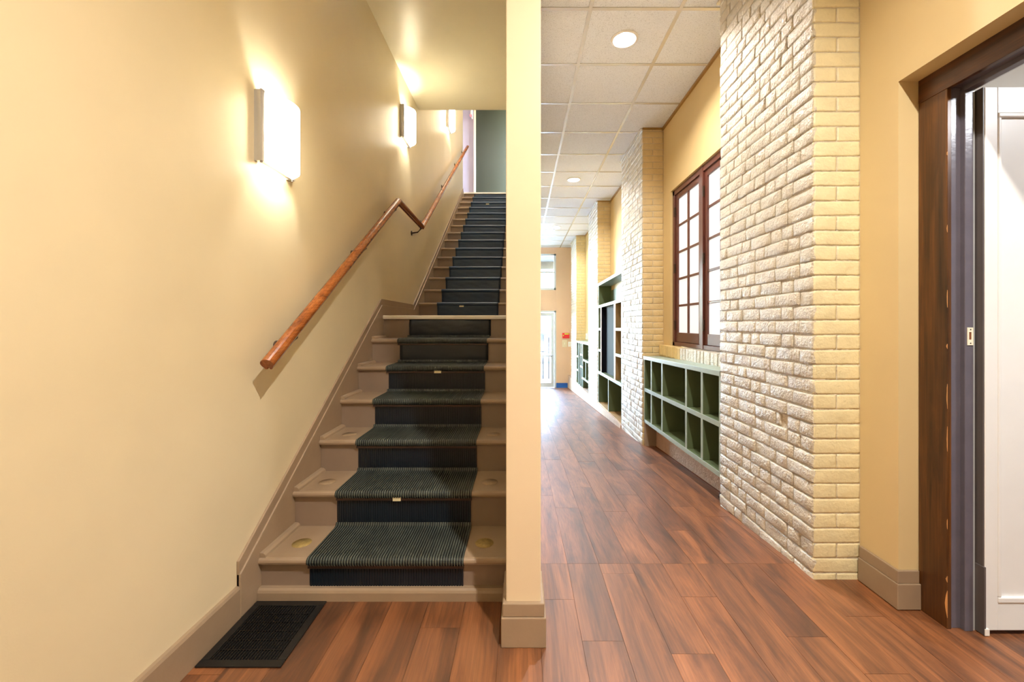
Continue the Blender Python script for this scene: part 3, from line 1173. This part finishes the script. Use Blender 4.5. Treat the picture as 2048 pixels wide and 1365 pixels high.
# ------------------------------------------------------------------ wall lamps
def sconce(yc, z0, label):
    W, Hh, B = 0.25, 0.315, 0.085
    zc = z0 + Hh / 2
    root = thing('wall_lamp', (WX, yc, z0), label, 'lamp', 'curved glass lamps along the stair wall')
    box('backplate', WX, WX + 0.012, yc - W / 2 + 0.005, yc + W / 2 - 0.005, z0 + 0.015, z0 + Hh - 0.015, 'white_pl', root, 0.003)
    for s in (-1, 1):
        y = yc + s * W / 2
        pr = [(WX, y - 0.012), (WX + 0.012, y - 0.013)]
        for j in range(9):
            t = math.radians(-100 + 200 * j / 8)
            pr.append((WX + 0.026 + 0.013 * math.cos(t), y + 0.013 * math.sin(t)))
        pr += [(WX + 0.012, y + 0.013), (WX, y + 0.012)]
        br_ = prism('side_bar', pr, 'z', z0, z0 + Hh, 'chrome', root)
        for zz in (z0 - 0.007, z0 + Hh):
            lathe('end_screw', (WX + 0.025, y, zz), [(0.0005, 0), (0.006, 0), (0.006, 0.007), (0.0005, 0.007)], 'chrome', br_, 10)
    # bowed opal glass
    n, m = 22, 6
    v, f = [], []
    for layer in (0, 1):
        for i in range(n + 1):
            u = -1 + 2 * i / n
            bx = WX + 0.030 + B * (1 - abs(u) ** 2.3) - (0.004 if layer else 0)
            for j in range(m + 1):
                v.append((bx, yc + u * (W / 2 - 0.004), z0 + 0.004 + (Hh - 0.008) * j / m))
    S = (n + 1) * (m + 1)
    for i in range(n):
        for j in range(m):
            a = i * (m + 1) + j
            f.append((a, a + m + 1, a + m + 2, a + 1))
            f.append((S + a, S + a + 1, S + a + m + 2, S + a + m + 1))
        a, b = i * (m + 1), (i + 1) * (m + 1)
        f.append((a, S + a, S + b, b))
        f.append((a + m, b + m, S + b + m, S + a + m))
    pyd('glass_shade', v, f, 'shade', root, True)
    boxes('bottom_rail', [(WX + 0.012, WX + 0.03, yc - W / 2 + 0.014, yc + W / 2 - 0.014, z0 + 0.0, z0 + 0.010)], 'chrome', root, 0.002)
    lathe('bulb', (WX + 0.055, yc, zc - 0.05), [(0.0005, 0), (0.014, 0.005), (0.02, 0.03), (0.02, 0.07), (0.014, 0.095), (0.0005, 0.1)], 'bulb', root, 16)
    for dz in (0.0,):
        l = bpy.data.lights.new('bulb_light', 'POINT')
        l.energy = SCONCE_W
        l.color = (1.0, 0.94, 0.86)
        l.shadow_soft_size = 0.034
        lo = bpy.data.objects.new('bulb_light', l)
        COL.objects.link(lo)
        lo.location = (WX + 0.082, yc, zc)
        lo.parent = root
        lo.matrix_parent_inverse = Matrix.Translation(-root.location)


sconce(1.99, 1.942, 'bowed glass wall lamp nearest the camera on the khaki wall')
sconce(4.22, 3.045, 'bowed glass wall lamp above the handrail corner of the stair landing')
sconce(6.75, 4.335, 'small far wall lamp partly hidden behind the stair soffit')

# exit lamp at the stair head
xs = thing('exit_sign', (-1.107, 9.3, 5.80), 'small red-glowing sign hanging at the head of the stair', 'sign')
box('sign_housing', -1.125, -1.095, 9.22, 9.46, 5.83, 6.02, 'white_pl', xs, 0.004)
box('red_lens', -1.135, -1.085, 9.24, 9.30, 5.805, 5.83, 'red_led', xs, 0.003)
tube('sign_stem', [(-1.11, 9.34, 6.02), (-1.11, 9.34, 6.40)], 0.01, 'black_iron', xs)
ul = thing('corridor_lamp', (-2.0, 8.95, 6.4), 'ceiling lamp of the upper corridor', 'lamp')
lathe('lamp_diffuser', (-2.0, 8.95, 6.4), [(0.15, 0), (0.14, -0.05), (0.08, -0.075), (0.001, -0.08)], 'side_lamp', ul)
area('lamp_light', (-2.0, 8.95, 6.29), (0, 0, 0), 0.25, 0.25, UP_W, (0.92, 0.9, 1.0), ul, shape='DISK')


sw_l = thing('stairwell_fill_lamp', (-0.6, 6.6, 6.4), 'unseen ceiling lamp added to brighten the upper flight of stairs', 'lamp')  # out-of-view fixture, added as extra light for the stairwell
lathe('lamp_ring', (-0.6, 6.6, 6.4), [(0.0005, 0), (0.21, 0), (0.21, -0.03), (0.19, -0.03)], 'chrome', sw_l)
lathe('lamp_diffuser', (-0.6, 6.6, 6.4), [(0.19, -0.028), (0.16, -0.07), (0.09, -0.09), (0.001, -0.095)], 'side_lamp', sw_l)
area('lamp_light', (-0.6, 6.6, 6.28), (0, 0, 0), 0.34, 0.34, WELL_W, (1.0, 0.96, 0.92), sw_l, shape='DISK')

# ------------------------------------------------------------------ recessed ceiling lamps
def downlight(x, y, label, color=(1.0, 0.97, 0.94), power=1.0):
    root = thing('downlight', (x, y, CEIL), label, 'lamp', 'recessed round lamps in the tiled ceiling')
    lathe('trim_ring', (x, y, CEIL), [(CAN_R - 0.004, 0.004), (CAN_R - 0.004, -0.006), (CAN_R + 0.004, -0.009), (CAN_R + 0.018, -0.005), (CAN_R + 0.020, 0.0015), (CAN_R, 0.0015)], 'white_pl', root)
    lathe('reflector', (x, y, CEIL), [(CAN_R - 0.004, 0.0), (CAN_R - 0.016, 0.05), (CAN_R - 0.034, 0.105), (0.001, 0.112)], 'chrome', root)
    lathe('bulb', (x, y, CEIL), [(0.030, 0.105), (0.045, 0.07), (0.047, 0.055), (0.035, 0.042), (0.0005, 0.038)], 'bulb', root)
    area('bulb_light', (x, y, CEIL + 0.034), (0, 0, 0), 0.09, 0.09, DOWN_W * power, color, root, shape='DISK')


downlight(*DOWN[0], 'largest round ceiling lamp, nearest in the corridor')
downlight(*DOWN[1], 'second round ceiling lamp along the corridor')
downlight(*DOWN[2], 'smallest and farthest round ceiling lamp in the corridor')
downlight(*DOWN[3], 'round ceiling lamp of the entry above the camera', (1.0, 0.925, 0.82), 2.35)

# ------------------------------------------------------------------ floor register
vr = thing('floor_register', (-1.0, 1.66, 0), 'black slotted metal floor register at the foot of the stair', 'vent')
vx0, vx1, vy0, vy1 = -1.158, -0.852, 1.486, 1.838
fw = 0.030
boxes('register_frame', [(vx0, vx1, vy0, vy0 + fw, 0.0005, 0.007), (vx0, vx1, vy1 - fw, vy1, 0.0005, 0.007), (vx0, vx0 + fw, vy0 + fw, vy1 - fw, 0.0005, 0.007), (vx1 - fw, vx1, vy0 + fw, vy1 - fw, 0.0005, 0.007)], 'black_edge', vr, 0.002)
box('register_duct', vx0 + fw, vx1 - fw, vy0 + fw, vy1 - fw, 0.0004, 0.0012, 'void', vr)
ns = 22
for i in range(ns):
    x = vx0 + fw + (vx1 - vx0 - 2 * fw) * (i + 0.5) / ns
    box('slat', x - 0.0022, x + 0.0022, vy0 + fw, vy1 - fw, 0.0012, 0.0058, 'black_iron', vr)
for i in range(1, 6):
    y = vy0 + fw + (vy1 - vy0 - 2 * fw) * i / 6
    box('cross_bar', vx0 + fw, vx1 - fw, y - 0.002, y + 0.002, 0.0012, 0.0050, 'black_iron', vr)

# ------------------------------------------------------------------ brown casement window in the first bay
w1 = sroot('window_1', (1.66, 3.9, 0.985), 'maroon-brown casement window with white panes')
FX0, FX1 = 1.655, 1.74
wy0, wy1, wz0, wz1 = WIN
fwid = 0.055
boxes('window_frame', [(FX0, FX1, wy0, wy0 + fwid, wz0, wz1), (FX0, FX1, wy1 - fwid, wy1, wz0, wz1), (FX0, FX1, wy0, wy1, wz1 - fwid, wz1), (FX0, FX1, wy0, wy1, wz0, wz0 + 0.04)], 'mahogany', w1, 0.003)
ym = (wy0 + wy1) / 2 - 0.02
box('mullion', FX0 - 0.004, FX1, ym - 0.038, ym + 0.038, wz0, wz1, 'mahogany', w1, 0.004)
for a, b in ((wy0 + fwid, ym - 0.038), (ym + 0.038, wy1 - fwid)):
    sx0, sx1 = FX0 + 0.014, FX0 + 0.05
    za, zb = wz0 + 0.042, wz1 - fwid - 0.002
    st = 0.055
    sash = boxes('sash', [(sx0, sx1, a + 0.003, a + st, za, zb), (sx0, sx1, b - st, b - 0.003, za, zb), (sx0, sx1, a + st, b - st, zb - st, zb), (sx0, sx1, a + st, b - st, za, za + 0.10)], 'mahogany', w1, 0.003)
    y0, y1 = a + st, b - st
    z0, z1 = za + 0.10, zb - st
    yc = (y0 + y1) / 2
    boxes('glazing_bar', [(sx0 + 0.004, sx1, yc - 0.018, yc + 0.018, z0, z1)], 'mahogany', sash, 0.003)
    hh = (z1 - z0) / 5
    for i in range(5):
        if i:
            boxes('glazing_bar', [(sx0 + 0.006, sx1, y0, yc - 0.018, z0 + hh * i - 0.012, z0 + hh * i + 0.012), (sx0 + 0.006, sx1, yc + 0.018, y1, z0 + hh * i - 0.012, z0 + hh * i + 0.012)], 'mahogany', sash, 0.003)
        for c0, c1 in ((y0, yc), (yc, y1)):
            box('pane', sx0 + 0.016, sx0 + 0.020, c0, c1, z0 + hh * i, z0 + hh * (i + 1), 'pane', sash)
    for zz in (za + 0.18, (za + zb) / 2, zb - 0.18):
        box('hinge', FX0 - 0.004, FX0 + 0.016, b - 0.008, b + 0.016, zz - 0.05, zz + 0.05, 'bracket', sash, 0.003)

# brick sill under it
sill = sroot('trim_4', (1.6, 3.9, 0.88), 'uneven painted brick sill under the brown window')
rs = random.Random(21)
y = 2.95
while y < 4.80:
    L = 0.068
    b = y + L
    mat = 'brick' if y < 4.12 else 'plaster'
    dz = rs.uniform(-0.006, 0.006)
    dx = rs.uniform(-0.006, 0.004) if y < 4.12 else 0
    box('brick', 1.572 + dx, 1.66, y + 0.002, min(b, 4.8) - 0.002, 0.862 + dz, 0.980 + dz * 0.4, mat, sill, 0.006)
    y = b
box('sill_bed', 1.585, 1.66, 2.94, 4.82, 0.85, 0.97, 'plaster', sill)


# ------------------------------------------------------------------ cubby units between the piers
def cub_boxes(root, name, bl, tilt, y_ref, mat, bevel=0.002):
    """boxes sheared to the slope of the old floor"""
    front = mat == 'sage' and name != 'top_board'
    o = boxes(name, [(b[0] + 0.004, *b[1:]) for b in bl] if front else bl, 'sage_shaded' if front else mat, root, bevel)
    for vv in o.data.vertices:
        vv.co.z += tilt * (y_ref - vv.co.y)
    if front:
        e = boxes('daylit_front_edge', [(b[0], b[0] + 0.0045, *b[2:]) for b in bl], 'sage', o, 0.001)  # thin strip carrying the paler daylit tone of the same paint
        e.matrix_parent_inverse = Matrix.Translation(-root.location) if False else Matrix.Identity(4)
        for vv in e.data.vertices:
            vv.co.z += tilt * (y_ref - vv.co.y)
    return o


# low cubby unit in the window bay
c1 = thing('cubby_shelf', (1.5, 3.9, fz(3.9)), 'low sage green cubby shelf with ten compartments under the brown window', 'shelf')
CY0, CY1 = 2.955, 4.815
FXc, BXc = 1.402, 1.632
T = 0.038
tl, yr = 0.020, 4.83
ztop, zmid, zbot = 0.850, 0.487, 0.132
cub_boxes(c1, 'top_board', [(FXc - 0.008, 1.585, CY0, CY1, ztop - T, ztop)], tl, yr, 'sage')
cub_boxes(c1, 'shelf_board', [(FXc, BXc, CY0, CY1, zmid - T, zmid)], tl, yr, 'sage')
cub_boxes(c1, 'bottom_board', [(FXc, BXc, CY0, CY1, zbot - T, zbot)], tl, yr, 'sage')
cub_boxes(c1, 'back_panel', [(BXc - 0.012, BXc, CY0, CY1, zbot, ztop - T)], tl, yr, 'sage_shaded', 0)
ydiv = [4.805, 4.545, 4.20, 3.585, 3.272, 2.970]
for i, yy in enumerate(ydiv):
    h = 0.017
    z0 = zbot if i else -0.02
    cub_boxes(c1, 'upright', [(FXc + 0.001, BXc - 0.012, yy - h, yy + h, zbot, zmid - T)], tl, yr, 'sage')
    cub_boxes(c1, 'upright', [(FXc + 0.001, BXc - 0.012, yy - h, yy + h, zmid, ztop - T)], tl, yr, 'sage')
box('end_support', FXc + 0.004, BXc, 4.775, 4.812, fz(4.8), zbot - T + 0.001, 'taupe', c1, 0.002)
tube('metal_foot', [(1.45, 3.02, 0.13), (1.44, 3.0, 0.04), (1.43, 3.03, -0.03), (1.43, 2.98, -0.05)], 0.010, 'black_iron', c1, 6)
pl = struct(prism('trim_5', [(2.95, fz(2.95) - 0.02), (4.80, fz(4.80) - 0.02), (4.80, 0.0), (2.95, 0.06)], 'x', BAY_X - 0.10, BAY_X, 'brick_raw', None, 0.006), 'rough footing under the low cubby shelf')

# tall cubby unit in the second bay
c2 = thing('tall_cubby_shelf', (1.5, 6.76, fz(6.76)), 'tall sage green cubby unit with a dark navy opening between two brick piers', 'shelf')
A0, A1 = 5.855, 7.675
T2 = 0.045
tl2, yr2 = 0.012, 7.69


def B2(name, bl, mat='sage', bevel=0.002):
    return cub_boxes(c2, name, bl, tl2, yr2, mat, bevel)


B2('top_board', [(1.395, BXc, A0, A1, 1.905, 1.95)])
B2('shelf_board', [(1.395, BXc, A0, A1, 1.505, 1.55)])
B2('shelf_board', [(1.395, BXc, A0, A1, 0.315, 0.365)])
B2('bottom_board', [(1.400, BXc, A0, A1, -0.245, -0.205)], 'board_raw')
B2('back_panel', [(BXc - 0.012, BXc, A0, A1, 1.55, 1.82)], 'sage_shaded', 0)
B2('back_panel', [(BXc - 0.012, BXc, A0, A1, -0.205, 1.505)], 'sage_shaded', 0)
B2('upright', [(1.402, BXc, A1 - 0.035, A1, 1.55, 1.905)], 'sage_shaded')
B2('upright', [(1.402, BXc, A0, A0 + 0.035, 1.55, 1.905)], 'sage_shaded')
for a, b, m_ in ((A1 - 0.035, A1, 'sage'), (7.36, 7.43, 'board_raw'), (6.25, 6.36, 'board_raw'), (A0, A0 + 0.035, 'sage')):
    B2('upright', [(1.398, BXc - 0.012, a, b, 0.365, 1.505)], m_)
B2('navy_panel', [(1.47, 1.49, 6.36, 7.36, 0.365, 1.505), (1.405, 1.48, 7.345, 7.36, 0.365, 1.505)], 'navy', 0)
for z in (0.76, 1.14):
    B2('shelf_board', [(1.40, BXc - 0.012, 7.43, A1 - 0.035, z - 0.04, z)])
    B2('shelf_board', [(1.40, BXc - 0.012, A0 + 0.035, 6.25, z - 0.04, z)])
for yy in (A1 - 0.018, 6.78, A0 + 0.018):
    B2('upright', [(1.400, BXc - 0.012, yy - 0.018, yy + 0.018, -0.205, 0.315)])
tube('cord', [(1.55, 6.55, 1.50), (1.548, 6.55, 1.42), (1.55, 6.54, 1.36)], 0.006, 'white_pl', c2, 6)

# patchwork cubby unit in the third bay
c3 = thing('patchwork_cubby_shelf', (1.5, 9.7, fz(9.7)), 'small far cubby unit with uneven compartments near the end wall', 'shelf')
G0, G1 = 8.735, 10.685
tl3, yr3 = 0.014, 10.7


def B3(name, bl, mat='sage', bevel=0.002):
    return cub_boxes(c3, name, bl, tl3, yr3, mat, bevel)


B3('top_board', [(1.395, BXc, G0, G1, 0.745, 0.79)])
B3('bottom_board', [(1.40, BXc, G0, G1, -0.30, -0.265)])
B3('back_panel', [(BXc - 0.012, BXc, G0, G1, -0.265, 0.745)], 'sage_shaded', 0)
for yy in (10.66, 10.33, 10.05, 9.80, 9.62, 8.755):
    B3('upright', [(1.40, BXc - 0.012, yy - 0.022, yy + 0.022, -0.265, 0.745)])
for ya, yb, zz in ((10.352, 10.638, 0.42), (10.352, 10.638, 0.08), (9.822, 10.028, 0.50), (9.822, 10.028, 0.22), (9.642, 9.778, 0.50), (9.642, 9.778, 0.22), (9.642, 9.778, -0.03), (8.777, 9.598, 0.40), (8.777, 9.598, -0.02)):
    B3('shelf_board', [(1.40, BXc - 0.012, ya, yb, zz - 0.04, zz)])
B3('upright', [(1.40, BXc - 0.012, 9.15, 9.19, -0.02, 0.36)])
ob = thing('outlet_box', (BAY_X, 10.45, 0.86), 'white wall outlet above the far patchwork cubby unit', 'outlet')
box('outlet_plate', BAY_X - 0.02, BAY_X, 10.35, 10.60, 0.83, 0.98, 'white_pl', ob, 0.004)
box('socket', BAY_X - 0.024, BAY_X - 0.018, 10.43, 10.52, 0.87, 0.94, 'ivory', ob, 0.002)

# ------------------------------------------------------------------ end wall fittings
fa = thing('fire_alarm', (1.30, END_Y, 0.79), 'red fire alarm box on the end wall beside the street door', 'alarm')
box('alarm_body', 1.20, 1.41, END_Y - 0.05, END_Y, 0.79, 0.95, 'red', fa, 0.008)
box('alarm_label', 1.265, 1.395, END_Y - 0.054, END_Y - 0.048, 0.905, 0.935, 'lime', fa)
disc('alarm_lamp', (1.235, END_Y - 0.056, 0.875), 0.018, 0.008, 'lime', fa, 'y', 12)
for x0, x1, z0, z1, m_, lb in ((1.20, 1.345, 0.53, 0.74, 'beige_pl', 'beige double switch plate under the red fire alarm box'), (1.375, 1.46, 0.545, 0.69, 'white_pl', 'small white switch plate beside the beige one')):
    s = thing('switch_plate', ((x0 + x1) / 2, END_Y, z0), lb, 'switch')
    box('plate', x0, x1, END_Y - 0.01, END_Y, z0, z1, m_, s, 0.003)
    box('toggle', (x0 + x1) / 2 - 0.012, (x0 + x1) / 2 + 0.012, END_Y - 0.02, END_Y - 0.009, (z0 + z1) / 2 - 0.03, (z0 + z1) / 2 + 0.03, 'ivory', s, 0.002)

# ------------------------------------------------------------------ door niche at the right
dc = sroot('trim_6', (1.70, 1.7, 0), 'dark stained wood casing around the side door')
box('casing_leg', 1.699, 1.716, 1.676, 1.797, 0.0, 2.160, 'dark_wood', dc, 0.002)
box('casing_head', 1.697, 1.716, 0.60, 1.797, 2.160, 2.258, 'dark_wood_y', dc, 0.002)
box('casing_leg', 1.699, 1.716, 0.60, 0.715, 0.0, 2.160, 'dark_wood', dc, 0.002)
rc = random.Random(5)
for zc_, hh_, ww_ in ((0.10, 0.11, 0.010), (0.20, 0.025, 0.007), (0.42, 0.04, 0.003), (0.76, 0.10, 0.003), (0.93, 0.10, 0.0035), (1.13, 0.02, 0.004), (1.32, 0.07, 0.0025), (1.60, 0.03, 0.003), (1.90, 0.015, 0.004)):
    pts = []
    for j in range(7):
        pts.append((1.6755 + ww_ * (math.sin(math.pi * j / 6) * rc.uniform(0.5, 1.0)), zc_ - hh_ / 2 + hh_ * j / 6))
    prism('chipped_edge', [(1.6752, zc_ - hh_ / 2), *pts[1:-1], (1.6752, zc_ + hh_ / 2)], 'x', 1.6982, 1.6995, 'chip', dc)
dj = sroot('door_2', (1.76, 1.68, 0), 'slate painted door frame with an ivory strike plate')
boxes('jamb', [(1.712, 1.806, 1.682, 1.70, 0.0, 2.18), (1.712, 1.806, 0.70, 0.712, 0.0, 2.18)], 'jamb', dj, 0.002)
boxes('jamb_head', [(1.712, 1.806, 0.70, 1.70, 2.165, 2.185)], 'jamb', dj, 0.002)
boxes('door_stop', [(1.757, 1.790, 1.664, 1.684, 0.0, 2.147), (1.757, 1.790, 0.712, 1.684, 2.147, 2.168)], 'jamb', dj, 0.002)
boxes('jamb_strip', [(1.790, 1.802, 1.668, 1.684, 0.0, 2.147), (1.790, 1.802, 0.712, 1.684, 2.15, 2.168)], 'jamb_strip', dj, 0.002)
sp = boxes('strike_plate', [(1.765, 1.771, 1.6615, 1.665, 1.135, 1.205), (1.781, 1.788, 1.6615, 1.665, 1.135, 1.205), (1.771, 1.781, 1.6615, 1.665, 1.135, 1.157), (1.771, 1.781, 1.6615, 1.665, 1.187, 1.205)], 'ivory', dj)
box('mortise', 1.771, 1.781, 1.6635, 1.6645, 1.157, 1.187, 'hole', sp)
for z in (1.143, 1.197):
    disc('screw', (1.7765, 1.6605, z), 0.0025, 0.002, 'bracket', sp, 'y', 8)
dr = thing('open_door', (1.83, 1.66, 0.01), 'white panelled door standing open into the side room', 'door')
DX, DY0, DY1 = 1.812, 1.642, 1.686
boxes('door_slab', [(DX, 2.66, DY0 + 0.008, DY1, 0.02, 2.147)], 'door_white', dr, 0.002)
boxes('door_edge', [(DX - 0.006, DX + 0.0005, DY0 + 0.002, DY1, 0.02, 2.147)], 'door_edge', dr, 0.001)
boxes('stile', [(DX, 1.862, DY0, DY0 + 0.01, 0.02, 2.147), (2.60, 2.66, DY0, DY0 + 0.01, 0.02, 2.147)], 'door_white', dr, 0.002)
boxes('rail', [(1.862, 2.60, DY0, DY0 + 0.01, 0.02, 0.130), (1.862, 2.60, DY0, DY0 + 0.01, 2.045, 2.147)], 'door_white', dr, 0.002)
boxes('panel_moulding', [(1.862, 2.60, DY0 - 0.004, DY0 + 0.01, 0.128, 0.150), (1.862, 2.60, DY0 - 0.004, DY0 + 0.01, 2.028, 2.046), (1.862, 1.876, DY0 - 0.003, DY0 + 0.01, 0.150, 2.028)], 'door_white', dr, 0.004)
boxes('door_sweep', [(DX - 0.010, DX - 0.002, DY0 - 0.006, DY0 + 0.03, 0.004, 0.27)], 'door_edge', dr, 0.001)
boxes('sweep_end', [(DX - 0.008, DX + 0.010, DY0 - 0.008, DY0 + 0.0, 0.004, 0.03)], 'white_pl', dr, 0.001)

# ------------------------------------------------------------------ outside the street door
GZ = ZF - 0.03
struct(box('ground_pavement', -8, 9, END_Y + 0.14, 20, GZ - 0.2, GZ, 'concrete'), 'pale pavement outside the street door')
struct(box('ground_street', -30, 30, 20, 29, GZ - 0.25, GZ - 0.12, 'asphalt'), 'grey street outside')
struct(box('ground_far', -40, 40, 29, 60, GZ - 0.2, GZ, 'concrete'), 'far pavement across the street')
cn = tag(boxes('entrance_canopy', [(-4, 4, END_Y + 0.14, END_Y + 2.2, 3.35, 3.55), (-4, 4, END_Y + 2.0, END_Y + 2.2, 3.10, 3.55)], 'concrete_dk', None, 0.01), 'grey concrete canopy above the street door', 'canopy')
ra = thing('railing', (1.0, 14.6, GZ), 'thin metal railing outside the street door', 'railing')
for x in (0.75, 0.95, 1.18, 1.36):
    tube('post', [(x, 14.6, GZ), (x, 14.6, 0.85 if x != 0.95 else 0.75)], 0.022, 'black_iron', ra)
tube('handrail_bar', [(-0.6, 14.6, 0.25), (1.9, 14.6, 0.25)], 0.022, 'black_iron', ra)
cr = thing('parked_car', (1.6, 22.0, GZ), 'white car parked across the street', 'car')
carp = [(-0.9, 0.35), (3.6, 0.35), (3.65, 0.75), (3.4, 0.95), (2.6, 1.02), (2.1, 1.5), (0.4, 1.52), (-0.3, 1.05), (-0.9, 0.95)]
prism('body', [(x, GZ + z) for x, z in carp], 'y', 21.2, 22.9, 'car', cr, 0.05)
prism('side_window', [(x, GZ + z) for x, z in [(-0.1, 1.05), (2.4, 1.05), (2.0, 1.44), (0.45, 1.45)]], 'y', 21.17, 21.21, 'car_glass', cr)
for x in (-0.1, 2.8):
    disc('wheel', (x, 21.15, GZ + 0.33), 0.33, 0.25, 'tyre', cr, 'y', 20)
hs = thing('house', (2.5, 34.0, GZ), 'low house with a grey pitched roof across the street', 'house')
box('house_wall', -3.5, 9.0, 34, 42, GZ, 3.2, 'concrete', hs)
prism('roof', [(33.3, 3.1), (43, 3.1), (38, 6.6)], 'x', -4.2, 9.7, 'roof', hs)
for x in (-1.5, 1.5, 4.5):
    w_ = box('window', x, x + 1.3, 33.95, 34.02, 0.6, 2.0, 'car_glass', hs)
